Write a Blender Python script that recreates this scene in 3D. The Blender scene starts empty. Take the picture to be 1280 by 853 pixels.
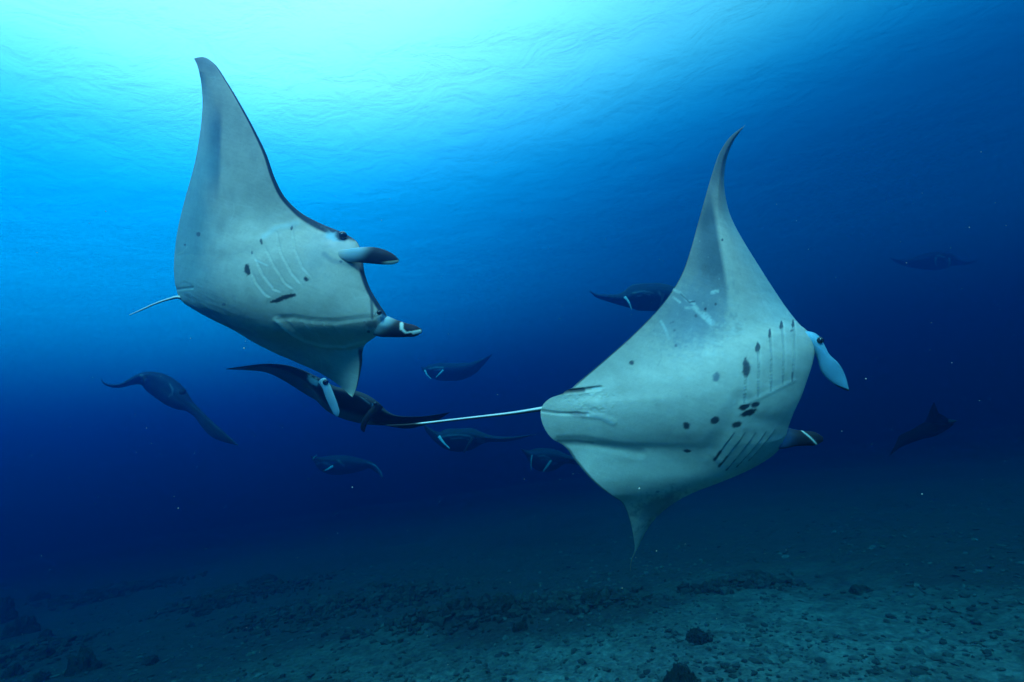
import bpy, math, random
import numpy as np
from mathutils import Matrix, Vector

random.seed(7)
rng = np.random.default_rng(11)
scene = bpy.context.scene
COL = scene.collection

# ------------------------------------------------------------------ camera
F = 640.0                       # focal length in pixels of the 1280 wide picture
CAM_H = 4.4                     # metres above the seabed
cam_data = bpy.data.cameras.new("camera")
cam_data.sensor_width = 36.0
cam_data.lens = 36.0 * F / 1280.0
cam_data.clip_end = 2000.0
cam = bpy.data.objects.new("camera", cam_data)
COL.objects.link(cam)
CAM_M = (Matrix.Translation((0, 0, CAM_H)) @ Matrix.Rotation(math.radians(90 + 10), 4, 'X')
         @ Matrix.Rotation(math.radians(-7), 4, 'Z'))
cam.matrix_world = CAM_M
scene.camera = cam
CM = np.array(CAM_M)

# ------------------------------------------------------------------ light and exposure
SUN_DIR = Vector((-0.08, -0.80, 0.62)).normalized()      # towards the sun
GLOW_DIR = Vector((-0.55, -0.50, 0.72)).normalized()     # bright patch of the surface, where the bent sunlight comes in
sun_data = bpy.data.lights.new("sun", 'SUN')
sun_data.energy = 4.3
sun_data.angle = math.radians(14)                        # softened by the moving sea surface
sun_data.color = (1.0, 0.95, 0.92)
sun = bpy.data.objects.new("sun", sun_data)
COL.objects.link(sun)
sun.location = SUN_DIR * 30
sun.rotation_euler = SUN_DIR.to_track_quat('Z', 'Y').to_euler()

world = bpy.data.worlds.new("World")
scene.world = world
world.use_nodes = True
wn, wl = world.node_tree.nodes, world.node_tree.links
wn.clear()
def wnode(t, **kw):
    n = wn.new(t)
    for k, v in kw.items():
        setattr(n, k, v)
    return n
tc = wnode('ShaderNodeTexCoord')
nrm = wnode('ShaderNodeVectorMath', operation='NORMALIZE')
wl.new(tc.outputs['Generated'], nrm.inputs[0])
sep = wnode('ShaderNodeSeparateXYZ')
wl.new(nrm.outputs[0], sep.inputs[0])
elev = wnode('ShaderNodeMapRange')
elev.inputs['From Min'].default_value = -1.0
elev.inputs['From Max'].default_value = 1.0
wl.new(sep.outputs['Z'], elev.inputs['Value'])
ramp = wnode('ShaderNodeValToRGB')
ramp.color_ramp.interpolation = 'B_SPLINE'
WORLD_STOPS = [(-1.0, (0.000, 0.004, 0.009)), (-0.25, (0.000, 0.004, 0.010)), (-0.05, (0.000, 0.011, 0.015)),
               (0.10, (0.000, 0.150, 0.230)), (0.24, (0.000, 1.40, 2.45)), (0.38, (0.000, 1.0, 1.95)),
               (0.50, (0.00, 1.25, 2.3)), (0.60, (1.5, 2.1, 2.4)), (1.0, (3.4, 2.5, 2.4))]
els = ramp.color_ramp.elements
while len(els) > 1:
    els.remove(els[-1])
for i, (z, c) in enumerate(WORLD_STOPS):
    e = els[0] if i == 0 else els.new(0.5 + 0.5 * z)
    e.position = 0.5 + 0.5 * z
    e.color = (c[0] / 8, c[1] / 8, c[2] / 8, 1)
wl.new(elev.outputs[0], ramp.inputs[0])
dot = wnode('ShaderNodeVectorMath', operation='DOT_PRODUCT')
dot.inputs[1].default_value = GLOW_DIR
wl.new(nrm.outputs[0], dot.inputs[0])
side = wnode('ShaderNodeMapRange', interpolation_type='SMOOTHSTEP')
side.inputs['From Min'].default_value = -0.6
side.inputs['From Max'].default_value = 0.29
side.inputs['To Min'].default_value = 0.02
side.inputs['To Max'].default_value = 1.0
wl.new(dot.outputs['Value'], side.inputs['Value'])
rise = wnode('ShaderNodeMapRange')                       # the difference between sunward and averted water grows with elevation
rise.inputs['From Min'].default_value = 0.0
rise.inputs['From Max'].default_value = 0.45
rise.inputs['To Min'].default_value = 0.68
wl.new(sep.outputs['Z'], rise.inputs['Value'])
dim = wnode('ShaderNodeMath', operation='SUBTRACT'); dim.inputs[0].default_value = 1.0
wl.new(side.outputs[0], dim.inputs[1])
dim2 = wnode('ShaderNodeMath', operation='MULTIPLY')
wl.new(dim.outputs[0], dim2.inputs[0]); wl.new(rise.outputs[0], dim2.inputs[1])
side2 = wnode('ShaderNodeMath', operation='SUBTRACT'); side2.inputs[0].default_value = 1.0
wl.new(dim2.outputs[0], side2.inputs[1])
tint = wnode('ShaderNodeCombineXYZ')                     # a longer way through the water away from the sun: red goes first
for i, g in enumerate((2.6, 1.25, 1.0)):
    pw = wnode('ShaderNodeMath', operation='POWER')
    pw.inputs[1].default_value = g
    wl.new(side2.outputs[0], pw.inputs[0])
    wl.new(pw.outputs[0], tint.inputs[i])
mul = wnode('ShaderNodeVectorMath', operation='MULTIPLY')
wl.new(ramp.outputs['Color'], mul.inputs[0])
wl.new(tint.outputs[0], mul.inputs[1])
bg = wnode('ShaderNodeBackground')
bg.inputs['Strength'].default_value = 8.0
wl.new(mul.outputs[0], bg.inputs['Color'])
wout = wnode('ShaderNodeOutputWorld')
wl.new(bg.outputs[0], wout.inputs['Surface'])

scene.view_settings.view_transform = 'Standard'
scene.view_settings.look = 'None'
scene.view_settings.exposure = 0.0
scene.view_settings.gamma = 1.0
scene.render.film_transparent = False
scene.cycles.use_denoising = True
scene.cycles.max_bounces = 6
scene.cycles.diffuse_bounces = 2
scene.cycles.glossy_bounces = 2
scene.cycles.transparent_max_bounces = 12
scene.cycles.volume_bounces = 1
scene.cycles.sample_clamp_indirect = 4.0

# ------------------------------------------------------------------ helpers
def mat(name):
    m = bpy.data.materials.new(name)
    m.use_nodes = True
    nt = m.node_tree
    return m, nt, nt.nodes, nt.links, nt.nodes['Principled BSDF']

def mesh_obj(name, verts, quads, material, parent=None, colors=None, smooth=True, origin=None, extra_tris=None):
    """One mesh object from numpy arrays; vertices are given in world space, the origin moves to `origin`."""
    verts = np.asarray(verts, np.float32)
    o0 = np.zeros(3) if origin is None else np.asarray(origin, float)
    me = bpy.data.meshes.new(name)
    v = verts - o0
    quads = np.asarray(quads, np.int32)
    k = quads.shape[1]
    me.vertices.add(len(v))
    me.vertices.foreach_set('co', v.astype(np.float32).ravel())
    me.loops.add(quads.size)
    me.loops.foreach_set('vertex_index', quads.ravel())
    me.polygons.add(len(quads))
    me.polygons.foreach_set('loop_start', np.arange(0, quads.size, k, dtype=np.int32))
    me.polygons.foreach_set('loop_total', np.full(len(quads), k, np.int32))
    me.update(calc_edges=True)
    me.polygons.foreach_set('use_smooth', np.full(len(quads), smooth))
    if colors is not None:
        ca = me.color_attributes.new('pigment_and_shade', 'FLOAT_COLOR', 'POINT')
        c4 = np.ones((len(v), 4), np.float32)
        c4[:, :3] = colors
        ca.data.foreach_set('color', c4.ravel())
    me.validate()
    me.materials.append(material)
    ob = bpy.data.objects.new(name, me)
    COL.objects.link(ob)
    if parent is not None:
        ob.parent = parent
        ob.location = Vector(o0) - parent.location
    else:
        ob.location = o0
    return ob

def tag(o, label=None, category=None, group=None, kind=None):
    if label: o['label'] = label
    if category: o['category'] = category
    if group: o['group'] = group
    if kind: o['kind'] = kind
    return o

def hash2(ix, iy, seed):
    h = np.sin(ix * 127.1 + iy * 311.7 + seed * 74.7) * 43758.5453
    return h - np.floor(h)

def vnoise(x, y, seed=0):
    x = np.asarray(x, float); y = np.asarray(y, float)
    ix, iy = np.floor(x), np.floor(y)
    fx, fy = x - ix, y - iy
    ux, uy = fx * fx * (3 - 2 * fx), fy * fy * (3 - 2 * fy)
    a, b = hash2(ix, iy, seed), hash2(ix + 1, iy, seed)
    c, d = hash2(ix, iy + 1, seed), hash2(ix + 1, iy + 1, seed)
    return (a * (1 - ux) + b * ux) * (1 - uy) + (c * (1 - ux) + d * ux) * uy

def vnoise3(p, seed=0):
    """Value noise in three dimensions."""
    i = np.floor(p); f = p - i; u = f * f * (3 - 2 * f)
    def h(a, b, c):
        v = np.sin((i[..., 0] + a) * 127.1 + (i[..., 1] + b) * 311.7 + (i[..., 2] + c) * 269.5 + seed * 74.7) * 43758.5453
        return v - np.floor(v)
    x0 = [h(0, b, c) * (1 - u[..., 0]) + h(1, b, c) * u[..., 0] for c in (0, 1) for b in (0, 1)]
    y0 = x0[0] * (1 - u[..., 1]) + x0[1] * u[..., 1]; y1 = x0[2] * (1 - u[..., 1]) + x0[3] * u[..., 1]
    return y0 * (1 - u[..., 2]) + y1 * u[..., 2]

def fbm3(p, octaves=4, seed=0, gain=0.55):
    s, a, t = 0.0, 1.0, 0.0
    rot = np.array([[.36, .48, -.8], [-.8, .6, 0], [.48, .64, .6]])
    for k in range(octaves):
        p = p @ rot
        s = s + a * (vnoise3(p * 2.03 ** k + 7.7 * k, seed + k) - 0.5); t += a; a *= gain
    return s / t

def fbm(x, y, octaves=4, seed=0, gain=0.5):
    s, a, f, t = 0.0, 1.0, 1.0, 0.0
    for i in range(octaves):
        s = s + a * (vnoise(x * f + 17.3 * i, y * f - 9.1 * i, seed + i) - 0.5)
        t += a; a *= gain; f *= 2.03
    return s / t

def smooth(a, b, x):
    t = np.clip((x - a) / (b - a), 0, 1)
    return t * t * (3 - 2 * t)

def cam_to_world(p):
    p = np.asarray(p, float)
    return p @ CM[:3, :3].T + CM[:3, 3]

def px_to_cam(px, py, Z):
    """Point on the ray through photo pixel (px, py) at depth Z metres in front of the camera."""
    px, py, Z = np.broadcast_arrays(np.asarray(px, float), np.asarray(py, float), np.asarray(Z, float))
    return np.stack([(px - 640) / F * Z, -(py - 426.5) / F * Z, -Z], -1)

def cam_to_px(p):
    return 640 - p[..., 0] / p[..., 2] * F, 426.5 + p[..., 1] / p[..., 2] * F

def ground_hit(px, py):
    """Where the ray through a photo pixel meets the level of the seabed."""
    d = cam_to_world(px_to_cam(px, py, 1.0)) - CM[:3, 3]
    t = -CAM_H / d[2]
    return CM[:3, 3] + d * t

# ------------------------------------------------------------------ seabed
REEFS = []
for px_, py_, rx_, ry_, hh_ in [(600, 752, 2.2, 0.9, 0.30), (440, 728, 2.6, 1.3, 0.35), (300, 712, 2.2, 1.3, 0.30), (150, 700, 2.4, 1.6, 0.35),
                                (15, 790, 1.3, 1.4, 0.35), (740, 735, 1.1, 0.7, 0.12), (925, 716, 1.2, 0.5, 0.10)]:
    g_ = ground_hit(px_, py_)
    REEFS.append((g_[0], g_[1], rx_, ry_, hh_))

def seabed_height(x, y):
    h = 0.50 * fbm(x / 9.0, y / 9.0, 3, 3) + 0.22 * fbm(x / 2.3, y / 2.3, 3, 8)
    h = h - 0.065 * np.maximum(0, y - 9.5) - 0.02 * np.maximum(0, -x - 3)      # the bottom falls away
    for cx, cy, rx, ry, hh in REEFS:                        # low reef rises
        h = h + hh * np.exp(-(((x - cx) / rx) ** 2 + ((y - cy) / ry) ** 2))
    rub = fbm(x / 0.42, y / 0.42, 4, 21, 0.62)
    return h + 0.16 * rub + 0.10 * np.maximum(0, fbm(x / 0.17, y / 0.17, 3, 31, 0.6))

N1, N2 = 640, 760
vv = np.linspace(-1, 1, N1); uu = np.linspace(-1, 1, N2)
ys = 11.0 + 0.9 * np.sinh(vv * 5.2) * 1.2
xs = 0.9 * np.sinh(uu * 5.0) * 1.4
X, Y = np.meshgrid(xs, ys)
Zg = seabed_height(X, Y)
idx = np.arange(N1 * N2).reshape(N1, N2)
quads = np.stack([idx[:-1, :-1], idx[:-1, 1:], idx[1:, 1:], idx[1:, :-1]], -1).reshape(-1, 4)
# living cover on the sand: darker where algae and dead coral lie
cover = fbm(X / 5.5, Y / 3.2, 4, 51, 0.6)
fine = fbm(X / 0.5, Y / 0.5, 4, 61, 0.7)
k = smooth(-0.10, 0.16, cover + 0.45 * fine)
# reef flat running across behind the sand patch
c1 = ground_hit(600, 742); c2 = ground_hit(430, 712)
def patch(cx, cy, rx, ry):
    return np.exp(-(((X - cx) / rx) ** 2 + ((Y - cy) / ry) ** 2) + 0.0) 
dark = 0.0
for gx, gy, rx, ry, _ in REEFS:
    dark = dark + 1.1 * patch(gx, gy, rx * 1.15, ry * 1.2)
bright = 0.0
for (px, py, rx, ry) in [(370, 805, 2.3, 1.1), (480, 780, 2.0, 0.9), (700, 800, 2.4, 0.9), (1000, 800, 2.6, 0.9)]:
    g = ground_hit(px, py)
    bright = bright + patch(g[0], g[1], rx, ry)
k = np.clip(k + 0.9 * dark * (0.8 + 1.2 * fine) - 0.95 * bright, 0, 1)[..., None]
sandc = np.array([0.072, 0.105, 0.096]); algae = np.array([0.016, 0.022, 0.020])
gcol = sandc * (1 - k) + algae * k
gcol = gcol * (1 + 1.5 * fine[..., None] + 0.9 * fbm(X / 0.12, Y / 0.12, 2, 66)[..., None])
far = smooth(9, 19, np.hypot(X, Y) - 0.10 * X)[..., None]  # light lost with distance, painted into the bottom colour as darkening
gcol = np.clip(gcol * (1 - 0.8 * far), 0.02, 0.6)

ms, nt, N, L, P = mat("seabed_sand")
at = N.new('ShaderNodeVertexColor'); at.layer_name = 'pigment_and_shade'
tcn = N.new('ShaderNodeTexCoord')
n1 = N.new('ShaderNodeTexNoise'); n1.inputs['Scale'].default_value = 9.0; n1.inputs['Detail'].default_value = 6; n1.inputs['Roughness'].default_value = 0.75
L.new(tcn.outputs['Object'], n1.inputs['Vector'])
mr = N.new('ShaderNodeMapRange'); mr.inputs['From Min'].default_value = 0.3; mr.inputs['From Max'].default_value = 0.7
mr.inputs['To Min'].default_value = 0.25; mr.inputs['To Max'].default_value = 1.8
L.new(n1.outputs['Fac'], mr.inputs['Value'])
sc = N.new('ShaderNodeVectorMath'); sc.operation = 'SCALE'
L.new(at.outputs['Color'], sc.inputs[0]); L.new(mr.outputs[0], sc.inputs['Scale'])
L.new(sc.outputs[0], P.inputs['Base Color'])
P.inputs['Roughness'].default_value = 0.95
bp = N.new('ShaderNodeBump'); bp.inputs['Strength'].default_value = 0.9; bp.inputs['Distance'].default_value = 0.05
L.new(n1.outputs['Fac'], bp.inputs['Height']); L.new(bp.outputs[0], P.inputs['Normal'])
MAT_SAND = ms
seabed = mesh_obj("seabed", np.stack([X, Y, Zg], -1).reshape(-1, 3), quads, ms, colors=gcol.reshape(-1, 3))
tag(seabed, 'dark teal sand and coral rubble bottom fading into blue', None, kind='structure')

# ------------------------------------------------------------------ sea surface seen from below
SURF_Z = 13.0
M1 = 420
t = np.linspace(-1, 1, M1)
sx = 6.0 * np.sinh(t * 5.0) * 0.9
SX, SY = np.meshgrid(sx, sx + 12.0)
SZ = SURF_Z + 0.20 * fbm(SX / 5.0, SY / 3.4, 2, 71) + 0.09 * fbm(SX / 1.7 + 0.3 * SY, SY / 1.1, 3, 75)
idx = np.arange(M1 * M1).reshape(M1, M1)
quads = np.stack([idx[:-1, :-1], idx[1:, :-1], idx[1:, 1:], idx[:-1, 1:]], -1).reshape(-1, 4)
mw = bpy.data.materials.new("sea_surface"); mw.use_nodes = True
N, L = mw.node_tree.nodes, mw.node_tree.links; N.clear()
out = N.new('ShaderNodeOutputMaterial')
tcn = N.new('ShaderNodeTexCoord')
mp = N.new('ShaderNodeMapping'); mp.inputs['Scale'].default_value = (1.0, 1.15, 1.0); mp.inputs['Rotation'].default_value = (0, 0, 0.5)
L.new(tcn.outputs['Object'], mp.inputs['Vector'])
nz = N.new('ShaderNodeTexNoise'); nz.inputs['Scale'].default_value = 0.9; nz.inputs['Detail'].default_value = 6; nz.inputs['Roughness'].default_value = 0.62; nz.inputs['Distortion'].default_value = 0.7
L.new(mp.outputs[0], nz.inputs['Vector'])
bp = N.new('ShaderNodeBump'); bp.inputs['Strength'].default_value = 1.0; bp.inputs['Distance'].default_value = 0.11
L.new(nz.outputs['Fac'], bp.inputs['Height'])
lw = N.new('ShaderNodeLayerWeight'); lw.inputs['Blend'].default_value = 0.5
L.new(bp.outputs[0], lw.inputs['Normal'])
mr = N.new('ShaderNodeMapRange'); mr.interpolation_type = 'SMOOTHSTEP'
mr.inputs['From Min'].default_value = 0.25; mr.inputs['From Max'].default_value = 0.85
mr.inputs['To Min'].default_value = 0.04; mr.inputs['To Max'].default_value = 0.42
L.new(lw.outputs['Facing'], mr.inputs['Value'])
tr = N.new('ShaderNodeBsdfTransparent'); tr.inputs['Color'].default_value = (0.97, 0.99, 1.0, 1)
gl = N.new('ShaderNodeBsdfGlossy'); gl.inputs['Roughness'].default_value = 0.12; gl.inputs['Color'].default_value = (0.9, 0.97, 1, 1)
L.new(bp.outputs[0], gl.inputs['Normal'])
mx = N.new('ShaderNodeMixShader')
L.new(mr.outputs[0], mx.inputs[0]); L.new(tr.outputs[0], mx.inputs[1]); L.new(gl.outputs[0], mx.inputs[2])
L.new(mx.outputs[0], out.inputs['Surface'])
surf = mesh_obj("water_surface", np.stack([SX, SY, SZ], -1).reshape(-1, 3), quads, mw)
tag(surf, 'bright rippled sea surface seen from below', None, kind='structure')
# ------------------------------------------------------------------ manta rays
def hermite(T, Y, t):
    """Smooth interpolation of rows Y at parameters T (finite difference tangents)."""
    T, Y, t = np.asarray(T, float), np.asarray(Y, float), np.asarray(t, float)
    d = np.diff(Y, axis=0) / np.diff(T)[:, None]
    m = np.empty_like(Y)
    m[0], m[-1] = d[0], d[-1]
    w = np.diff(T)
    m[1:-1] = (d[:-1] * w[1:, None] + d[1:] * w[:-1, None]) / (w[:-1] + w[1:])[:, None]
    i = np.clip(np.searchsorted(T, t, side='right') - 1, 0, len(T) - 2)
    h = (T[i + 1] - T[i])[:, None]
    s = ((t - T[i]) / (T[i + 1] - T[i]))[:, None]
    return ((2 * s**3 - 3 * s**2 + 1) * Y[i] + (s**3 - 2 * s**2 + s) * h * m[i]
            + (-2 * s**3 + 3 * s**2) * Y[i + 1] + (s**3 - s**2) * h * m[i + 1])

def skin_material(name, rough=0.55, spec=0.15, grain=0.10):
    m, nt, N, L, P = mat(name)
    at = N.new('ShaderNodeVertexColor'); at.layer_name = 'pigment_and_shade'
    tcn = N.new('ShaderNodeTexCoord')
    a = N.new('ShaderNodeTexNoise'); a.inputs['Scale'].default_value = 7.0; a.inputs['Detail'].default_value = 8; a.inputs['Roughness'].default_value = 0.6
    b = N.new('ShaderNodeTexNoise'); b.inputs['Scale'].default_value = 160.0; b.inputs['Detail'].default_value = 3
    L.new(tcn.outputs['Object'], a.inputs['Vector']); L.new(tcn.outputs['Object'], b.inputs['Vector'])
    mr = N.new('ShaderNodeMapRange'); mr.inputs['From Min'].default_value = 0.3; mr.inputs['From Max'].default_value = 0.7
    mr.inputs['To Min'].default_value = 1 - grain; mr.inputs['To Max'].default_value = 1 + grain
    L.new(a.outputs['Fac'], mr.inputs['Value'])
    mr2 = N.new('ShaderNodeMapRange'); mr2.inputs['From Min'].default_value = 0.3; mr2.inputs['From Max'].default_value = 0.7
    mr2.inputs['To Min'].default_value = 0.94; mr2.inputs['To Max'].default_value = 1.06
    L.new(b.outputs['Fac'], mr2.inputs['Value'])
    mm = N.new('ShaderNodeMath'); mm.operation = 'MULTIPLY'
    L.new(mr.outputs[0], mm.inputs[0]); L.new(mr2.outputs[0], mm.inputs[1])
    sc = N.new('ShaderNodeVectorMath'); sc.operation = 'SCALE'
    L.new(at.outputs['Color'], sc.inputs[0]); L.new(mm.outputs[0], sc.inputs['Scale'])
    L.new(sc.outputs[0], P.inputs['Base Color'])
    P.inputs['Roughness'].default_value = rough
    P.inputs['Specular IOR Level'].default_value = spec
    bp = N.new('ShaderNodeBump'); bp.inputs['Strength'].default_value = 0.25; bp.inputs['Distance'].default_value = 0.006
    L.new(b.outputs['Fac'], bp.inputs['Height']); L.new(bp.outputs[0], P.inputs['Normal'])
    return m
MAT_SKIN = skin_material("ray_skin")
MAT_FAR = skin_material("dark_ray_skin", rough=0.95, spec=0.0, grain=0.25)
me_, nt, N, L, P = mat("ray_eye")
P.inputs['Base Color'].default_value = (0.012, 0.014, 0.02, 1); P.inputs['Roughness'].default_value = 0.12
MAT_EYE = me_

WHITE = np.array([0.57, 0.52, 0.44])
DARK = np.array([0.020, 0.024, 0.030])

class Paint:
    """Pigment, painted shade and small relief, placed by the pixel coordinates in which the animal was measured."""
    def __init__(s, px, py, col):
        s.x, s.y, s.c = px, py, col
        s.h = np.zeros_like(px)
    def put(s, w, col):
        w = np.clip(w, 0, 1)[..., None]
        s.c = s.c * (1 - w) + np.asarray(col, float) * w
    def dark(s, w, f):
        s.c = s.c * (1 - np.clip(w, 0, 1) * (1 - f))[..., None]
    def blob(s, cx, cy, rx, ry, ang=0, soft=0.25, rag=0.25, seed=0):
        rag = rag * 1.7
        a = math.radians(ang); dx, dy = s.x - cx, s.y - cy
        u = (dx * math.cos(a) + dy * math.sin(a)) / rx
        v = (-dx * math.sin(a) + dy * math.cos(a)) / ry
        r = np.sqrt(u * u + v * v) * (1 + rag * 2 * fbm(s.x / 3.5 + seed, s.y / 3.5, 3, 5 + seed))
        return 1 - smooth(1 - soft, 1 + soft, r)
    def line(s, pts, w, soft=0.6):
        d = np.full_like(s.x, 1e9)
        for (ax, ay), (bx, by) in zip(pts[:-1], pts[1:]):
            vx, vy = bx - ax, by - ay
            t = np.clip(((s.x - ax) * vx + (s.y - ay) * vy) / (vx * vx + vy * vy), 0, 1)
            d = np.minimum(d, np.hypot(s.x - ax - t * vx, s.y - ay - t * vy))
        return 1 - smooth(w * (1 - soft), w * (1 + soft), d)
    def flap(s, pts, width, height):
        """A gill cover: rises to one side of the line and drops sharply at it."""
        best = np.full_like(s.x, 1e9); sd = np.zeros_like(s.x); end = np.ones_like(s.x)
        n = len(pts) - 1
        for k, ((ax, ay), (bx, by)) in enumerate(zip(pts[:-1], pts[1:])):
            vx, vy = bx - ax, by - ay; l = math.hypot(vx, vy)
            traw = ((s.x - ax) * vx + (s.y - ay) * vy) / (l * l)
            t = np.clip(traw, 0, 1)
            d = np.hypot(s.x - ax - t * vx, s.y - ay - t * vy)
            sg = ((s.x - ax) * vy - (s.y - ay) * vx) / l
            m = d < best
            best = np.where(m, d, best); sd = np.where(m, sg, sd)
            T = (k + t) / n
            end = np.where(m, smooth(0, 0.12, T) * smooth(1, 0.80, T), end)
        fade = np.exp(-(np.maximum(0, best - np.abs(sd)) / 3) ** 2)
        up = np.where(sd > 0, np.exp(-sd / width), -0.55 * np.exp(sd / (0.35 * width)))
        s.h = s.h + height * up * end * fade

def loft_body(name, stations, parent, origin, ns, nu, painter, edge_pow=0.5, belly_near=True, relief=0.4, bend=None, material=None):
    """A ray's whole body: a closed skin lofted across the span from wing tip to wing tip.
    A station is (lead x, lead y, lead depth, trail x, trail y, trail depth, wing thickness, belly rise, back rise)."""
    S = np.array(stations, float)
    le = px_to_cam(S[:, 0], S[:, 1], S[:, 2]); te = px_to_cam(S[:, 3], S[:, 4], S[:, 5])
    mid = (le + te) / 2
    T = np.concatenate([[0], np.cumsum(np.maximum(np.linalg.norm(np.diff(mid, axis=0), axis=1),
                                                  0.5 * np.maximum(np.linalg.norm(np.diff(le, axis=0), axis=1), np.linalg.norm(np.diff(te, axis=0), axis=1))))])
    T /= T[-1]
    t = np.linspace(0, 1, ns)
    R = hermite(T, np.concatenate([le, te, S[:, 6:9]], 1), t)
    R[:, 6] = np.maximum(R[:, 6], 0.0)
    u = 0.5 - 0.5 * np.cos(np.linspace(0, math.pi, nu))
    P0 = R[:, None, 0:3] * (1 - u)[None, :, None] + R[:, None, 3:6] * u[None, :, None]
    if bend is not None:                     # the edges curl away from the viewer
        bx, by = cam_to_px(P0)
        P0 = P0 * (1 + bend(by, u[None]) / -P0[..., 2])[..., None]
    du = np.gradient(P0, axis=1)
    dt = np.gradient(P0, axis=0)
    # light smoothing of the span direction keeps the normals calm at the tips
    n = np.cross(dt, du)
    ln = np.linalg.norm(n, axis=-1, keepdims=True)
    n = n / np.maximum(ln, 1e-9)
    mean = n[ns // 4: -ns // 4].reshape(-1, 3).mean(0)
    view = -P0[ns // 2, nu // 2]
    if (np.dot(mean, view) < 0) == belly_near:
        n = -n
    bad = (ln < 1e-8)[..., 0]
    n[bad] = mean / np.linalg.norm(mean)
    ker = np.exp(-np.linspace(-2, 2, 2 * (ns // 16) + 1) ** 2); ker /= ker.sum()
    pad = np.concatenate([np.repeat(n[:1], ns // 16, 0), n, np.repeat(n[-1:], ns // 16, 0)])
    n = sum(w * pad[i:i + ns] for i, w in enumerate(ker))
    n /= np.linalg.norm(n, axis=-1, keepdims=True)
    th = R[:, 6:7]
    prof = (u ** edge_pow) * (1 - u) ** 0.8
    prof = prof / prof.max()
    bprof = (np.sin(np.pi * u ** 0.75)) ** 1.1
    hb = th * 0.5 * prof[None] + R[:, 7:8] * bprof[None]
    hd = th * 0.5 * prof[None] + R[:, 8:9] * bprof[None]
    B = P0 + n * hb[..., None]
    D = P0 - n * hd[..., None]
    bx, by = cam_to_px(B)
    U = np.broadcast_to(u[None], bx.shape); TT = np.broadcast_to(t[:, None], bx.shape)
    pb = Paint(bx, by, np.broadcast_to(WHITE, bx.shape + (3,)).copy())
    dx, dy = cam_to_px(D)
    pd = Paint(dx, dy, np.broadcast_to(DARK, bx.shape + (3,)).copy())
    painter(pb, pd, U, TT, t[:, None])
    hh = relief * pb.h * np.minimum(1, U * 20)
    B = B + n * hh[..., None]
    D = D + n * np.minimum(hh, 0)[..., None]
    # ring: belly from leading to trailing edge, then back along the dorsal side
    V = np.concatenate([B, D[:, -2:0:-1]], 1)
    Cc = np.concatenate([pb.c, pd.c[:, -2:0:-1]], 1)
    m = V.shape[1]
    idx = np.arange(ns * m).reshape(ns, m)
    nx = np.roll(idx, -1, axis=1)
    q = np.stack([idx[:-1], nx[:-1], nx[1:], idx[1:]], -1).reshape(-1, 4)
    W = cam_to_world(V.reshape(-1, 3))
    # outward faces
    a, b, c = W[q[:, 0]], W[q[:, 1]], W[q[:, 2]]
    cen = W.mean(0)
    k = np.sum(np.cross(b - a, c - a) * ((a + c) / 2), axis=1).sum()
    if k < 0:
        q = q[:, ::-1]
    ob = mesh_obj(name, W, q, material or MAT_SKIN, parent=parent, colors=Cc.reshape(-1, 3), origin=origin)
    return ob

def loft_tube(name, pts, parent, origin, paint, material=None, n=40, seg=20, curl=0.0):
    """A tapered paddle or cord along (x, y, depth, half width in px, half thickness in px)."""
    A = np.array(pts, float)
    c = px_to_cam(A[:, 0], A[:, 1], A[:, 2])
    T = np.concatenate([[0], np.cumsum(np.linalg.norm(np.diff(c, axis=0), axis=1))]); T /= T[-1]
    t = np.linspace(0, 1, n)
    R = hermite(T, np.concatenate([c, (A[:, 3] * A[:, 2] / F)[:, None], (A[:, 4] * A[:, 2] / F)[:, None]], 1), t)
    R[:, 3:] = np.maximum(R[:, 3:], 0.0004)
    d = np.gradient(R[:, :3], axis=0); d /= np.linalg.norm(d, axis=1, keepdims=True)
    vz = R[:, :3] / np.linalg.norm(R[:, :3], axis=1, keepdims=True)
    w = np.cross(d, vz); w /= np.linalg.norm(w, axis=1, keepdims=True)
    nn = np.cross(w, d)
    a = np.linspace(0, 2 * math.pi, seg, endpoint=False)
    V = (R[:, None, :3] + w[:, None] * (np.cos(a)[None, :, None] * R[:, 3][:, None, None])
         + nn[:, None] * (np.sin(a)[None, :, None] * R[:, 4][:, None, None]
                          + curl * (np.cos(a)[None, :, None] ** 2) * R[:, 3][:, None, None]))
    V = np.concatenate([V.reshape(-1, 3), R[:1, :3], R[-1:, :3]])
    px, py = cam_to_px(V)
    tt = np.concatenate([np.repeat(t, seg), [0, 1]]); aa = np.concatenate([np.tile(a, n), [0, 0]])
    colr = paint(px, py, tt, aa)
    idx = np.arange(n * seg).reshape(n, seg); nx = np.roll(idx, -1, axis=1)
    q = np.stack([idx[:-1], nx[:-1], nx[1:], idx[1:]], -1).reshape(-1, 4)
    cap0 = np.stack([np.full(seg, n * seg), nx[0], idx[0], idx[0]], -1)
    cap1 = np.stack([np.full(seg, n * seg + 1), idx[-1], nx[-1], nx[-1]], -1)
    W = cam_to_world(V)
    me = bpy.data.meshes.new(name)
    faces = [tuple(r) for r in q] + [tuple(r[:3]) for r in cap0] + [tuple(r[:3]) for r in cap1]
    o0 = np.asarray(origin, float)
    me.from_pydata([tuple(v) for v in (W - o0)], [], faces)
    me.polygons.foreach_set('use_smooth', [True] * len(me.polygons))
    ca = me.color_attributes.new('pigment_and_shade', 'FLOAT_COLOR', 'POINT')
    c4 = np.ones((len(W), 4), np.float32); c4[:, :3] = colr
    ca.data.foreach_set('color', c4.ravel())
    me.materials.append(material or MAT_SKIN)
    ob = bpy.data.objects.new(name, me); COL.objects.link(ob)
    ob.parent = parent; ob.location = Vector(o0) - parent.location
    return ob

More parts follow.
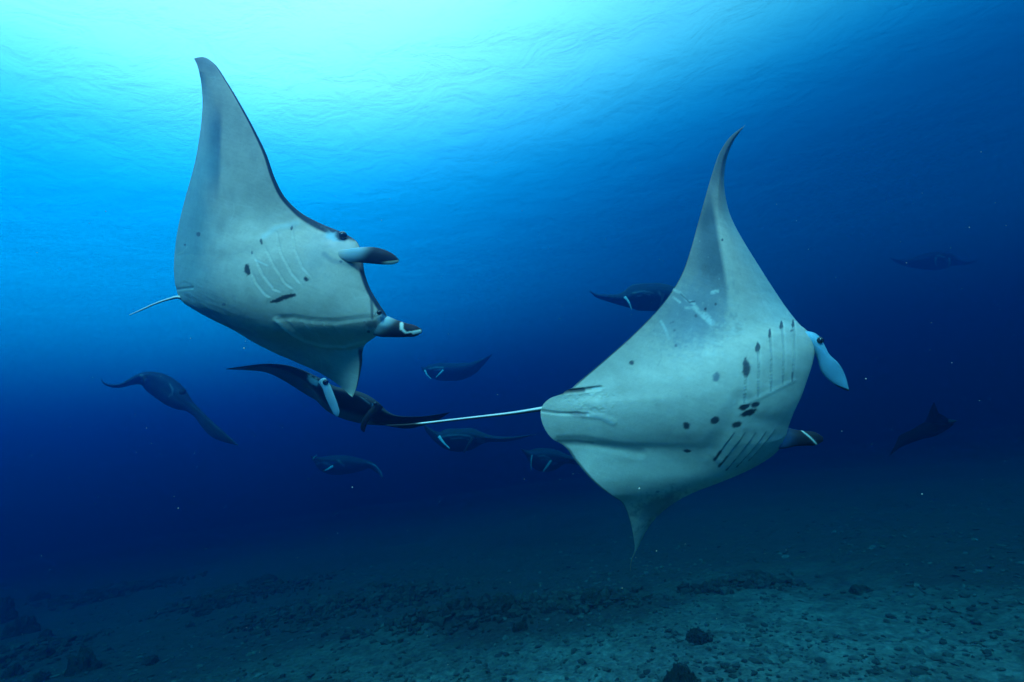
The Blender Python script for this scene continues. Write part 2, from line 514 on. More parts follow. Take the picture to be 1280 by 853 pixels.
def eyeball(px, py, Z, r_px, parent, flat=0.6):
    c = cam_to_world(px_to_cam(px, py, Z)); r = r_px * Z / F
    me = bpy.data.meshes.new("eye")
    import bmesh
    bm = bmesh.new(); bmesh.ops.create_uvsphere(bm, u_segments=20, v_segments=12, radius=r)
    bm.to_mesh(me); bm.free()
    me.polygons.foreach_set('use_smooth', [True] * len(me.polygons))
    me.materials.append(MAT_EYE)
    ob = bpy.data.objects.new("eye", me); COL.objects.link(ob); ob.parent = parent
    ob.location = Vector(c) - parent.location
    return ob

def ray(px, py, Z, label, group='manta rays passing over the sand'):
    e = bpy.data.objects.new("manta_ray", None); COL.objects.link(e)
    e.empty_display_size = 0.3
    e.location = Vector(cam_to_world(px_to_cam(px, py, Z)))
    return tag(e, label, 'manta ray', group)

def two_tone(c0, c1, t0, t1):
    def f(px, py, t, a):
        k = smooth(t0, t1, t)[:, None]
        return np.asarray(c0) * (1 - k) + np.asarray(c1) * k
    return f
LIGHT = np.array([0.55, 0.58, 0.56]); BLUEGREY = np.array([0.30, 0.36, 0.40])

# ---- the large ray on the right, belly to the camera
RIGHT = [  # lead x, y, Z, trail x, y, Z, thickness, belly, back
    (932, 156, 4.692, 931, 157, 4.694, 0.004, 0, 0), (918, 175, 4.659, 912, 172, 4.634, 0.01, 0, 0),
    (909, 196, 4.621, 899, 192, 4.573, 0.015, 0, 0), (905, 222, 4.603, 889, 221, 4.486, 0.02, 0.004, 0),
    (907, 248, 4.61, 880, 252, 4.381, 0.025, 0.012, -0.006), (914, 273, 4.634, 871, 284, 4.297, 0.03, 0.022, -0.012),
    (928, 300, 4.645, 862, 316, 4.203, 0.04, 0.035, -0.015), (947, 331, 4.669, 850, 347, 4.139, 0.05, 0.05, -0.01),
    (966, 361, 4.683, 829, 379, 4.063, 0.06, 0.07, 0), (985, 389, 4.652, 795, 415, 3.99, 0.08, 0.09, 0.03),
    (1001, 409, 4.604, 757, 449, 3.93, 0.11, 0.12, 0.09), (1012, 420, 4.543, 725, 476, 3.9, 0.15, 0.15, 0.14),
    (1017, 434, 4.509, 709, 490, 3.88, 0.18, 0.17, 0.18), (1014, 452, 4.48, 688, 498, 3.88, 0.2, 0.19, 0.21),
    (1007, 472, 4.46, 678, 508, 3.88, 0.21, 0.2, 0.22), (1000, 492, 4.46, 676, 521, 3.88, 0.2, 0.2, 0.22),
    (991, 512, 4.48, 682, 538, 3.896, 0.19, 0.18, 0.2), (985, 530, 4.507, 692, 550, 3.92, 0.16, 0.16, 0.17),
    (981, 546, 4.529, 706, 558, 3.953, 0.13, 0.14, 0.13), (972, 562, 4.566, 720, 577, 3.958, 0.1, 0.11, 0.08),
    (948, 579, 4.575, 741, 601, 3.984, 0.07, 0.08, 0.03), (913, 595, 4.59, 762, 618, 4.069, 0.05, 0.05, 0),
    (876, 610, 4.61, 777, 628, 4.202, 0.04, 0.03, -0.01), (848, 625, 4.62, 784, 641, 4.317, 0.03, 0.018, -0.008),
    (825, 642, 4.624, 789, 658, 4.416, 0.022, 0.008, -0.003), (809, 662, 4.654, 792, 674, 4.518, 0.014, 0.002, 0),
    (797, 686, 4.662, 793, 689, 4.633, 0.006, 0, 0), (790, 700, 4.68, 789, 700, 4.68, 0.003, 0, 0), (788, 714, 4.698, 787.6, 714, 4.698, 0.001, 0, 0)]

def skin_wear(p, seed):
    """Mottling, faint fibres and scratches of the belly skin."""
    a = fbm(p.x / 34, p.y / 34, 4, 200 + seed, 0.6); b = fbm(p.x / 2.1, p.y / 2.1, 3, 210 + seed, 0.7)
    st = fbm((p.x * .94 + p.y * .34) / 16, (p.y * .94 - p.x * .34) / 1.5, 3, 220 + seed)
    p.c = np.clip(p.c * (1 + 0.30 * a + 0.16 * b + 0.16 * st)[..., None], 0.004, 0.8)
    sp = fbm(p.x / 1.7, p.y / 1.7, 2, 230 + seed)
    p.dark(0.3 * smooth(0.29, 0.36, sp), 0.6)
    R = np.random.default_rng(300 + seed)
    x0, x1, y0, y1 = p.x.min(), p.x.max(), p.y.min(), p.y.max()
    for _ in range(26):
        x, y = R.uniform(x0, x1), R.uniform(y0, y1); an = R.uniform(0, 3.14); l = R.uniform(5, 26)
        q = [(x, y), (x + l * .5 * math.cos(an), y + l * .5 * math.sin(an)), (x + l * math.cos(an + .25), y + l * math.sin(an + .25))]
        p.put(R.uniform(.12, .3) * p.line(q, R.uniform(.5, .9), .8), (0.68, 0.66, 0.58) if R.random() < .6 else (0.2, 0.22, 0.22))
    p.h = p.h + 0.006 * fbm(p.x / 26, p.y / 26, 3, 240 + seed) + 0.0012 * st

def paint_right(p, d, U, T, t):
    # dusky band on the upper wing, fold shade painted in, crisp on its head side
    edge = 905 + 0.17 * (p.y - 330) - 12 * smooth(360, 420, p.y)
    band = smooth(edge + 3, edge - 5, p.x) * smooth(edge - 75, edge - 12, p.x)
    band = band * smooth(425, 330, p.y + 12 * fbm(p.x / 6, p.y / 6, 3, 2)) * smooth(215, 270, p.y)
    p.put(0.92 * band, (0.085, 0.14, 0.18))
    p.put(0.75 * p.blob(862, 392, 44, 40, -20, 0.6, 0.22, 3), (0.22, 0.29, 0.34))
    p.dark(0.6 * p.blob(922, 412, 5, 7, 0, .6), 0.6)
    p.put(0.92 * smooth(300, 200, p.y + 0.5 * (p.x - 890)), (0.07, 0.11, 0.14))  # light falloff towards the upper tip, painted dark
    p.put(0.35 * smooth(0.82, 1.0, U) * smooth(450, 380, p.y), (0.30, 0.30, 0.27))
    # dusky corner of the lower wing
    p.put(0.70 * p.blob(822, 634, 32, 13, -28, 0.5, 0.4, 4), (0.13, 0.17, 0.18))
    p.put(0.35 * smooth(600, 680, p.y), (0.16, 0.22, 0.22))  # lower tip painted darker to stand for light falloff
    p.put(0.60 * smooth(0.48, 0.05, U + .2 * fbm(p.x / 30, p.y / 30, 3, 78)) * smooth(440, 380, p.y), (0.16, 0.36, 0.42))  # weaker light on the upper leading half, painted as a bluish tint
    p.put(0.45 * smooth(0.35, 0.02, U + .2 * fbm(p.x / 30, p.y / 30, 3, 79)) * smooth(500, 545, p.y), (0.14, 0.26, 0.28))  # shade on the lower wing's leading half, put into the colour
    skin_wear(p, 3)
    p.put(0.8 * smooth(690, 702, p.y), (0.03, 0.03, 0.04))
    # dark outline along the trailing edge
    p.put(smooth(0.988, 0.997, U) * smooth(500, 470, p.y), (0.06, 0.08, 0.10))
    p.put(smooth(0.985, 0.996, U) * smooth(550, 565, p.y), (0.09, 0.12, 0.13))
    # round spots
    for i, (x, y, rx, ry, a, c) in enumerate([
            (789.5, 453.5, 3.7, 3.2, 0, .10), (858, 532, 5, 5, 20, .05), (859, 564, 5.2, 2.4, 5, .05), (894, 525.5, 6.2, 4.8, -25, .05),
            (931.5, 509, 8, 4, -25, .035), (936, 516, 12, 4.5, -24, .03), (945, 506, 7, 3.4, -20, .04), (921.5, 531, 6.8, 3.6, -24, .05),
            (895.5, 471, 5, 6.5, 20, .20), (870, 395, 2, 2.6, 0, .16), (841, 403, 1.8, 1.8, 0, .22), (843, 413, 2, 1.8, 0, .2),
            (845, 432, 2, 2.2, 0, .2), (903, 300, 1.6, 2, 0, .12), (894.5, 380.5, 1.8, 2.2, 0, .12), (881, 388.5, 1.8, 3.8, 25, .06),
            (838, 404, 1.2, 1.2, 0, .2), (822, 615, 3, 1.6, -10, .2)]):
        p.put(p.blob(x, y, rx * 0.86, ry * 0.88, a, 0.28, 0.22, i), np.array([1, 1.1, 1.2]) * c)
    # pale scars in the dusky patch
    for pts, w in [([(839, 361), (850, 366), (858, 375), (868, 380)], 1.6), ([(857, 385), (866, 385), (872, 390)], 1.7),
                   ([(869, 384), (877, 394), (888, 403)], 2.6), ([(880, 393), (889, 403)], 4.0), ([(890, 366), (897, 364)], 2.2),
                   ([(826, 402), (832, 412), (836, 424)], 1.6), ([(842, 372), (850, 378)], 1.4)]:
        rag = 1 + 2.2 * fbm(p.x / 2.0, p.y / 2.0, 3, 14)
        p.put(0.75 * p.line(pts, w) * rag, (0.60, 0.64, 0.60))
    p.put(0.8 * p.line([(851, 368), (862, 378), (868, 377)], 0.9), (0.06, 0.08, 0.10))
    p.put(0.35 * p.blob(905, 425, 50, 16, -30, 0.6, 0.8, 9) * smooth(-0.02, 0.16, fbm(p.x / 9, p.y / 4, 3, 4)), (0.60, 0.62, 0.58))
    # gill slits: five on the upper side, five on the lower
    up = [[(932, 450), (932, 470), (931, 504)], [(947, 428), (948, 460), (947, 496)], [(962, 413), (963.5, 450), (963, 489)],
          [(976.5, 402), (979, 440), (978, 480)], [(991, 401), (992.5, 440), (990, 474)]]
    ends = [(932.5, 460, 4.2, 11), (947, 434, 2.6, 6.5), (962, 417, 1.5, 6), (976.6, 406, 1.8, 5), (991, 405, 1.4, 5)]
    for g, (x, y, rx, ry) in zip(up, ends):
        p.flap(g, 9, 0.022)
        p.put(0.55 * p.line(g, 1.0), (0.10, 0.16, 0.18))
        p.put(0.35 * p.line([(a + 2.6, b) for a, b in g], 1.2, 0.9), (0.70, 0.68, 0.60))
        p.put(0.92 * p.blob(x, y, rx, ry, 4, 0.3, 0.3, 2), (0.045, 0.055, 0.07))
    p.put(0.7 * p.line([(988.6, 414), (990.5, 413)], 1.2), (0.04, 0.05, 0.06))
    p.put(0.7 * p.line([(990, 466), (989.5, 477)], 0.8), (0.05, 0.06, 0.07))
    lo = [[(918, 541), (905, 558), (893, 575)], [(931, 541), (914, 563), (899, 583)], [(944, 541), (926, 565), (908, 588)],
          [(957, 540), (939, 563), (921, 584)], [(969, 537), (952, 558), (936, 576)]]
    for k, g in enumerate(lo):
        p.flap(g[::-1], 7, 0.022)
        p.put(0.45 * p.line(g, 0.9), (0.10, 0.14, 0.15))
        p.put(0.9 * p.line([((g[1][0] * .6 + g[2][0] * .4), (g[1][1] * .6 + g[2][1] * .4)), g[2]], (1.9, 1.7, 1.0, .8, .6)[k]), (0.04, 0.05, 0.06))
    # fold beside the gills and the line between the gill rows
    p.h = p.h + 0.010 * p.line([(928, 507), (950, 497), (992, 476)], 2.5, 0.9) - 0.012 * p.line([(935, 524), (980, 530)], 7, 0.9)
    p.h = p.h - 0.030 * p.line([(925, 500), (912, 530), (890, 560)], 9, 0.95)
    # pelvic lobe: slits left and right of it, central fold
    p.h = p.h - 0.045 * p.line([(706, 490.5), (728, 488), (750, 485.5)], 2.2, 0.8)
    p.put(0.9 * p.line([(704, 491), (716, 489.5), (730, 488)], 2.4, 0.7) , (0.03, 0.028, 0.035))
    p.put(0.6 * p.line([(728, 488), (744, 486)], 1.2, 0.8), (0.06, 0.06, 0.07))
    p.put(0.6 * p.line([(742, 487), (756, 485)], 1.0, 0.8), (0.66, 0.68, 0.64))
    p.h = p.h - 0.030 * p.line([(700, 552), (730, 552), (760, 558), (800, 567)], 5.0, 0.95)
    p.put(0.5 * p.line([(698, 551.5), (722, 551.5), (742, 554)], 1.5, 0.8), (0.06, 0.10, 0.11))
    p.h = p.h - 0.022 * p.line([(678, 514), (700, 517), (735, 518)], 1.8, 0.9) + 0.018 * p.line([(730, 518), (752, 521), (767, 528)], 3.5, 0.9)
    p.put(0.6 * p.line([(678, 514), (690, 516), (716, 517)], 0.9, 0.8), (0.10, 0.12, 0.12))
    p.put(0.5 * p.line([(735, 519), (752, 523), (766, 529)], 2.0, 0.9), (0.68, 0.70, 0.66))
    p.put(0.55 * p.blob(722, 518, 9, 5, 0, 0.6, 0.3, 5), (0.20, 0.17, 0.20))
    p.h = p.h + 0.02 * p.blob(742, 502, 14, 8, 10, 0.9, 0.4, 6) + 0.008 * fbm(p.x / 6, p.y / 3, 3, 33) * p.blob(735, 505, 40, 20, 0, 0.6)
    # small scratches
    for a in ([(780, 426), (784, 431)], [(745, 451), (750, 454)]):
        p.put(0.6 * p.line(a, 0.7), (0.25, 0.2, 0.22))
    # mouth side of the head
    p.put(0.35 * smooth(0.05, 0.0, U) * smooth(430, 450, p.y) * smooth(560, 540, p.y), (0.10, 0.14, 0.16))
    p.h = p.h + 0.004 * fbm(p.x / 14, p.y / 14, 3, 44)

r1 = ray(850, 470, 4.1, 'large manta ray showing its whole white spotted belly, long thin tail straight behind')
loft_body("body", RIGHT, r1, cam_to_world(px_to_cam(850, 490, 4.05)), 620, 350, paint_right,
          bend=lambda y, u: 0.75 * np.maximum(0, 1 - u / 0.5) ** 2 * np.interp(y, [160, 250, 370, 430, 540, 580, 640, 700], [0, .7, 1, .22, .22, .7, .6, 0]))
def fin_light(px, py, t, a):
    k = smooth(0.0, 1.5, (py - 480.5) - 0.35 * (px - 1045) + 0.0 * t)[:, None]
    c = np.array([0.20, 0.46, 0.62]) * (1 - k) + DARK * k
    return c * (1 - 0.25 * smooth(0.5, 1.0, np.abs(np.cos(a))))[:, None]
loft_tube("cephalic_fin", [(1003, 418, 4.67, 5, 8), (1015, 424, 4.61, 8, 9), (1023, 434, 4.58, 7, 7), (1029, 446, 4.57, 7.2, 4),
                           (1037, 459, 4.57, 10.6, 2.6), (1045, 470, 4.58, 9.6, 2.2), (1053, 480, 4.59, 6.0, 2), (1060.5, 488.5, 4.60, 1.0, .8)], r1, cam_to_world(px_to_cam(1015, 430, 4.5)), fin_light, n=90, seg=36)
def fin_dark_line(px, py, t, a):
    k = smooth(0.25, 0.55, t)[:, None]
    c = np.array([0.03, 0.08, 0.18]) * (1 - k) + np.array([0.014, 0.014, 0.022]) * k
    d = np.abs((px - 1003) - 0.9 * (py - 539) - 3 * np.sin((py - 539) / 8))
    w = (1 - smooth(0.7, 1.6, d)) * (np.abs(py - 547) < 9)
    return c * (1 - w[:, None]) + np.array([0.6, 0.65, 0.62]) * w[:, None]
loft_tube("cephalic_fin", [(962, 547, 4.75, 12, 8), (978, 547, 4.71, 14, 8), (993, 547.5, 4.66, 10.5, 7), (1006, 548, 4.64, 9.0, 6.5),
                           (1019, 548.5, 4.63, 8, 5.5), (1027.5, 549, 4.63, 3.5, 3)], r1, cam_to_world(px_to_cam(985, 546, 4.18)), fin_dark_line, n=80, seg=40)
eyeball(1025.5, 425.5, 4.53, 4.0, r1)
def tail_paint(px, py, t, a):
    top = smooth(-0.1, 0.3, -np.cos(a) * 1.0)
    k = (top * (1 - smooth(0.78, 0.84, t)))[:, None]
    return DARK * (1 - k) + np.array([0.66, 0.70, 0.68]) * k
loft_tube("tail", [(700, 509, 3.98, 4.5, 4.5), (678, 511.5, 3.95, 3.0, 3.0), (640, 517, 3.93, 2.1, 2.1), (600, 521.5, 3.92, 1.7, 1.7),
                   (560, 526, 3.92, 1.6, 1.6), (530, 529.5, 3.93, 1.6, 1.6), (505, 531.5, 3.94, 1.2, 1.2), (483, 532, 3.95, 0.7, 0.7)],
          r1, cam_to_world(px_to_cam(678, 511, 3.95)), tail_paint, n=160, seg=16)

# ---- the large ray on the left, banking with one wing up
LEFT = [
    (243, 73, 4.709, 243, 74, 4.712, 0.004, 0, 0), (254, 71.5, 4.654, 246.5, 82, 4.705, 0.012, 0, 0),
    (267, 79, 4.596, 250.5, 98, 4.716, 0.018, 0.004, 0), (284, 103, 4.543, 253, 124, 4.79, 0.024, 0.01, -0.004),
    (302, 133, 4.501, 252, 149, 4.861, 0.03, 0.018, -0.008), (319, 164, 4.483, 248, 180, 4.959, 0.035, 0.03, -0.01),
    (333, 193, 4.479, 243, 206, 5.044, 0.045, 0.045, -0.01), (344, 224, 4.501, 236, 232, 5.128, 0.06, 0.06, 0),
    (357, 248, 4.523, 229, 258, 5.222, 0.075, 0.08, 0.02), (377, 267, 4.523, 223, 283, 5.24, 0.09, 0.1, 0.05),
    (403, 281, 4.5, 219.5, 305, 5.22, 0.12, 0.13, 0.09), (427, 291, 4.47, 217.5, 328, 5.2, 0.16, 0.16, 0.13),
    (446, 303, 4.45, 218, 347, 5.19, 0.2, 0.18, 0.17), (452, 322, 4.43, 220.5, 362, 5.18, 0.22, 0.2, 0.2),
    (455, 342, 4.41, 224, 372, 5.18, 0.22, 0.21, 0.22), (462, 362, 4.4, 231, 380, 5.19, 0.22, 0.21, 0.22),
    (473, 381, 4.4, 242, 387, 5.22, 0.21, 0.2, 0.22), (483, 398, 4.41, 256, 395, 5.26, 0.18, 0.18, 0.2),
    (481, 412, 4.456, 272, 403, 5.309, 0.15, 0.14, 0.16), (468, 422, 4.521, 292, 413, 5.333, 0.11, 0.1, 0.1),
    (457, 430, 4.595, 315, 427, 5.343, 0.08, 0.06, 0.05), (453, 440, 4.623, 340, 440, 5.287, 0.06, 0.03, 0.02),
    (452.5, 453, 4.662, 368, 454, 5.207, 0.045, 0.015, 0.01), (450, 468, 4.709, 398, 467, 5.138, 0.03, 0.006, 0),
    (446, 484, 4.769, 424, 483, 5.015, 0.018, 0.002, 0), (441, 497, 4.849, 440, 496, 4.816, 0.003, 0, 0)]

def paint_left(p, d, U, T, t):
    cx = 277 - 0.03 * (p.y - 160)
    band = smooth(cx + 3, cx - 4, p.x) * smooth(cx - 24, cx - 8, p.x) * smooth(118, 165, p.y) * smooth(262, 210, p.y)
    p.put(0.80 * band, (0.10, 0.17, 0.22))  # dusky band with the shade of the wing fold painted in
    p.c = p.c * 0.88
    p.put(0.80 * smooth(0.34, 0.82, U + .22 * fbm(p.x / 30, p.y / 30, 3, 77)) * smooth(110, 220, p.y) * (1 - 0.6 * smooth(385, 425, p.y)), (0.10, 0.23, 0.25))  # shade over the trailing half of the belly, painted teal
    p.put(0.55 * smooth(105, 78, p.y), (0.12, 0.17, 0.22))  # raised tip painted darker where the light falls off
    # dark leading edge from the tip to the eye and the nape above the eye
    p.put(0.30 * smooth(440, 470, p.y), (0.18, 0.24, 0.22))  # lower wing dimmed in its colour for light falloff
    skin_wear(p, 9)
    wdt = 0.022 + 0.015 * smooth(260, 290, p.y)
    p.put(smooth(wdt * 1.3, wdt * 0.7, U) * smooth(74, 84, p.y) * smooth(305, 296, p.y), (0.02, 0.03, 0.045))
    p.put(0.95 * p.line([(372, 263), (398, 277), (425, 288), (445, 296)], 4.6, 0.6), (0.02, 0.03, 0.045))
    # dark lower wing edge
    p.put(smooth(0.05, 0.02, U) * smooth(432, 440, p.y), (0.02, 0.03, 0.05))
    # spots
    for i, (x, y, rx, ry, a, c) in enumerate([
            (248, 293, 2.3, 2.6, 0, .09), (231, 306, 1.6, 1.5, 0, .09), (327, 302, 1.4, 4, -8, .10), (315, 316, 1.1, 2.2, 0, .16),
            (309.5, 337.5, 3.4, 6.8, -12, .04), (365, 285, 1.4, 3.2, 18, .10), (383, 349.5, 3.0, 2.4, 20, .045), (280, 381, 3, 1.8, 0, .14),
            (346, 376, 9, 2.4, -14, .032), (361, 370.5, 10, 2.6, -10, .032), (353, 373, 10, 2.2, -16, .035), (361, 417, 1.6, 5, -52, .03),
            (460.5, 415, 2.0, 1.7, 0, .03), (426, 327, 2, 1.6, 0, .12)]):
        p.put(p.blob(x, y, rx, ry, a, 0.28, 0.25, i + 20), np.array([1, 1.15, 1.25]) * c)
    p.put(0.6 * p.line([(319, 325), (334, 332)], 0.9), (0.68, 0.70, 0.66))
    # gills: arcs across the chest
    g = [[(314, 340), (320, 354), (331, 368), (340, 373)], [(318, 322), (328, 344), (342, 362), (352, 366)], [(330, 308), (342, 332), (356, 354), (368, 363)],
         [(345, 290), (350, 315), (364, 342), (378, 358)], [(365, 289), (368, 312), (377, 334), (390, 349)]]
    for k, q in enumerate(g):
        p.flap(q[::-1], 10, 0.016)
        p.put(0.10 * p.line(q, 1.0), (0.70, 0.72, 0.68))
        p.put(0.20 * p.line([(a + 1.8, b - 1.0) for a, b in q], 0.9, 0.9), (0.16, 0.24, 0.26))
    p.h = p.h + 0.012 * p.line([(325, 300), (342, 287), (372, 279)], 4, 0.95)
    p.put(0.35 * p.line([(330, 296), (345, 285), (372, 279)], 3, 0.9), (0.5, 0.66, 0.70))
    # lower gill field, a leaf shape bounded by two ridges
    top = [(346, 398), (366, 397), (392, 401), (420, 402), (450, 398), (466, 396)]
    bot = [(346, 400), (362, 415), (382, 426), (405, 432), (432, 433), (456, 427)]
    p.h = p.h - 0.016 * p.line(top, 3, 0.9) + 0.040 * p.line(bot, 3.4, 0.9)
    p.put(0.6 * p.line(bot, 1.8, 0.8), (0.66, 0.74, 0.68))
    p.put(0.4 * p.line(top, 0.8, 0.8), (0.12, 0.16, 0.16))
    for a in ([(360, 400), (372, 415), (380, 422)], [(375, 400), (386, 413), (398, 424), (402, 428)], [(388, 402), (394, 413), (402, 425)],
              [(402, 403), (412, 416), (422, 428)], [(416, 406), (428, 420), (440, 430)]):
        p.flap(a, 5, 0.014)
        p.put(0.18 * p.line(a, 0.9), (0.66, 0.74, 0.68))
    below = smooth(0, 4, p.y - np.interp(p.x, [346, 362, 382, 405, 432, 456], [402, 417, 428, 434, 435, 429])) * smooth(340, 365, p.x)
    p.h = p.h - 0.05 * below * smooth(520, 430, p.y)
    # head: pale cheek with eye, dark mouth corner, dark jaw edge
    p.put(0.6 * p.blob(425, 306, 20, 9, 15, 0.5, 0.2, 7), (0.66, 0.60, 0.58))
    p.put(0.8 * p.blob(418, 296, 12, 5, 12, 0.5, 0.2, 8), (0.30, 0.55, 0.66))
    p.put(0.9 * p.blob(427, 295, 8, 6, 5, 0.4, 0.1, 8), (0.02, 0.03, 0.05))
    p.put(0.5 * p.line([(405, 318), (415, 326), (440, 332)], 3.2, 0.9), (0.10, 0.16, 0.20))  # shadow in the crease below the head fin, painted dark
    p.put(0.7 * p.line([(452, 326), (457, 345), (463, 360), (465, 385), (465, 398)], 1.8, 0.8), (0.02, 0.05, 0.08))
    p.put(0.25 * p.blob(395, 318, 14, 24, 10, 0.8, 0.4, 3), (0.25, 0.36, 0.42))
    p.put(smooth(0.010, 0.004, U) * smooth(330, 340, p.y) * smooth(412, 402, p.y), (0.02, 0.04, 0.07))
    p.put(0.7 * p.blob(465, 406, 9, 5, -15, 0.6, 0.3, 3), (0.03, 0.05, 0.08))
    p.put(0.7 * p.blob(481, 400, 9, 5, 30, 0.6, 0.2, 3), (0.10, 0.34, 0.55))  # painted bluish highlight on the head
    p.put(0.6 * p.line([(468, 395), (472, 388), (476, 389), (474, 394), (468, 396)], 0.7), (0.05, 0.08, 0.10))
    # tail root folds
    f = p.blob(250, 380, 42, 17, 25, 0.7, 0.4, 11)
    p.h = p.h + 0.030 * f * fbm(p.x / 26, (p.y - 0.5 * p.x) / 5, 3, 12)
    p.put(0.5 * f * smooth(-0.05, 0.15, fbm(p.x / 18, (p.y - 0.4 * p.x) / 4, 3, 13)), (0.12, 0.20, 0.20))
    p.h = p.h - 0.02 * p.line([(222, 362), (240, 360)], 1.5, 0.9)
    p.h = p.h + 0.004 * fbm(p.x / 14, p.y / 14, 3, 45)

r2 = ray(350, 340, 4.55, 'large manta ray banking with one wing raised to the bright surface, gill slits showing')
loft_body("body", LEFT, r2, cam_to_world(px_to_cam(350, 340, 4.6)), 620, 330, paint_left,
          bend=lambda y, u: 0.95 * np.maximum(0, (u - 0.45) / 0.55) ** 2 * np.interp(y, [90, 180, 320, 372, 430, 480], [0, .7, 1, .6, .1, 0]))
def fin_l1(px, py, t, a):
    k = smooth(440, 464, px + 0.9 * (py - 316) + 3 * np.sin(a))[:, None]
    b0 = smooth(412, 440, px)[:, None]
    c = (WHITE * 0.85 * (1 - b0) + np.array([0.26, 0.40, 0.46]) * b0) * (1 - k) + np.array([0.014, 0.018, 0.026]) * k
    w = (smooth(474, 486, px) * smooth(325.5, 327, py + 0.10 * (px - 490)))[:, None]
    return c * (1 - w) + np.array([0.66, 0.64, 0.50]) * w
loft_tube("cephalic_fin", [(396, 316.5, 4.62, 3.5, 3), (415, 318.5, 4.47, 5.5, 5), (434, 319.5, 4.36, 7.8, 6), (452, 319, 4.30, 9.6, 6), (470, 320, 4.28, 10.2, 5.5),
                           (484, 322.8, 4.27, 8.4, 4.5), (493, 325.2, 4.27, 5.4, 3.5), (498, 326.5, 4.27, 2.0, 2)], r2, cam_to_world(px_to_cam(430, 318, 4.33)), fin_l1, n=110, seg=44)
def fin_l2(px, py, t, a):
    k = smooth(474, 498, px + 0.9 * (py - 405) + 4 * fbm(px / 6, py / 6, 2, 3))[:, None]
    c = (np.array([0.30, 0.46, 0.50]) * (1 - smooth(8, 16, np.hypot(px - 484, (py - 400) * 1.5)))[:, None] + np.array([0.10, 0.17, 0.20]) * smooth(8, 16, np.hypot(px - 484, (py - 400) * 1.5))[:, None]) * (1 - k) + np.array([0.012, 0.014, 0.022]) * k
    def seg(ax, ay, bx, by, w):
        vx, vy = bx - ax, by - ay
        q = np.clip(((px - ax) * vx + (py - ay) * vy) / (vx * vx + vy * vy), 0, 1)
        return 1 - smooth(w * .7, w * 1.3, np.hypot(px - ax - q * vx, py - ay - q * vy))
    w = np.maximum.reduce([seg(502, 405, 502, 411, 2.2), seg(502, 411, 507, 416, 1.5), seg(507, 416, 517, 415, 1.1), seg(517, 416, 525, 414.5, 2.4)])[:, None] * (np.sin(a) < 0.9)[:, None]
    return c * (1 - w) + np.array([0.60, 0.66, 0.60]) * w
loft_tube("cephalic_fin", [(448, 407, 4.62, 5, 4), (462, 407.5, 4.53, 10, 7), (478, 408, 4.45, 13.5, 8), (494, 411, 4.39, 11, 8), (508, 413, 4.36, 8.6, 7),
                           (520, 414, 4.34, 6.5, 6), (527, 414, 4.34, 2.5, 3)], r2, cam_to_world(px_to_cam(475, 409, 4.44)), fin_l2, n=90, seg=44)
eyeball(428.5, 294.5, 4.42, 5.2, r2)
eyeball(474, 391, 4.33, 3.0, r2)
loft_tube("tail", [(236, 376, 5.73, 3.5, 3.5), (224, 372, 5.70, 2.2, 2.2), (210, 374.5, 5.72, 1.4, 1.4), (195, 379.5, 5.75, 1.1, 1.1), (178, 387, 5.79, 0.9, 0.9), (162, 394, 5.83, 0.45, 0.45)],
          r2, cam_to_world(px_to_cam(224, 372, 5.15)), lambda px, py, t, a: np.where((-np.cos(a) > -0.3)[:, None], np.array([0.66, 0.70, 0.68]), DARK), n=60, seg=10)

# ---- the third ray, behind the left one, gliding towards the camera
THIRD = [
    (283, 461, 7.9, 283, 462, 7.95, 0.004, 0, 0), (304, 458, 7.95, 306, 463, 8.1, 0.015, 0, 0), (330, 455, 8, 333, 466, 8.35, 0.03, 0, 0),
    (356, 456.5, 8, 358, 478, 8.6, 0.05, 0.01, 0.009), (378, 463, 8, 380, 492, 8.8, 0.07, 0.04, 0.023), (398, 474, 7.95, 401, 504, 9, 0.12, 0.08, 0.041),
    (414, 486, 7.9, 420, 514, 9.1, 0.18, 0.12, 0.059), (432, 491, 7.9, 438, 520, 9.2, 0.2, 0.15, 0.072), (450, 496, 7.9, 452, 524, 9.2, 0.2, 0.15, 0.072),
    (466, 505, 7.9, 465, 527, 9.1, 0.18, 0.12, 0.059), (480, 515, 7.95, 478, 530, 9, 0.12, 0.07, 0.036), (494, 520, 8, 491, 534, 8.8, 0.07, 0.02, 0.013),
    (510, 521, 8.05, 507, 536, 8.6, 0.05, 0, 0), (530, 520.5, 8.1, 526, 533, 8.4, 0.03, 0, 0), (548, 518, 8.15, 546, 526, 8.3, 0.02, 0, 0), (564, 515, 8.2, 563, 515.5, 8.2, 0.003, 0, 0)]
def paint_third(p, d, U, T, t):
    p.put(0.9 + 0 * U, (0.075, 0.09, 0.09))
    p.put(smooth(0.26, 0.14, U), (0.012, 0.015, 0.02))
    p.put(smooth(478, 488, p.x), (0.014, 0.018, 0.024))
    p.put(smooth(440, 452, p.x - .5 * (p.y - 490)) * smooth(0.7, 0.5, U), (0.012, 0.015, 0.02))
    p.put(0.9 * p.blob(392, 477, 7, 4, 25, 0.5, 0.3, 2), (0.35, 0.60, 0.66))
    p.put(0.8 * p.blob(467, 508, 2.5, 5, 0, 0.5, 0.2, 2), (0.10, 0.30, 0.50))  # bluish highlight near the eye, painted on
    p.put(0.5 * p.line([(450, 495), (462, 505)], 1.0), (0.2, 0.3, 0.36))
r3 = ray(420, 500, 8.2, 'dark manta ray behind the lower wing of the left ray, pale head fin hanging down')
loft_body("body", THIRD, r3, cam_to_world(px_to_cam(420, 500, 8.4)), 200, 60, paint_third)
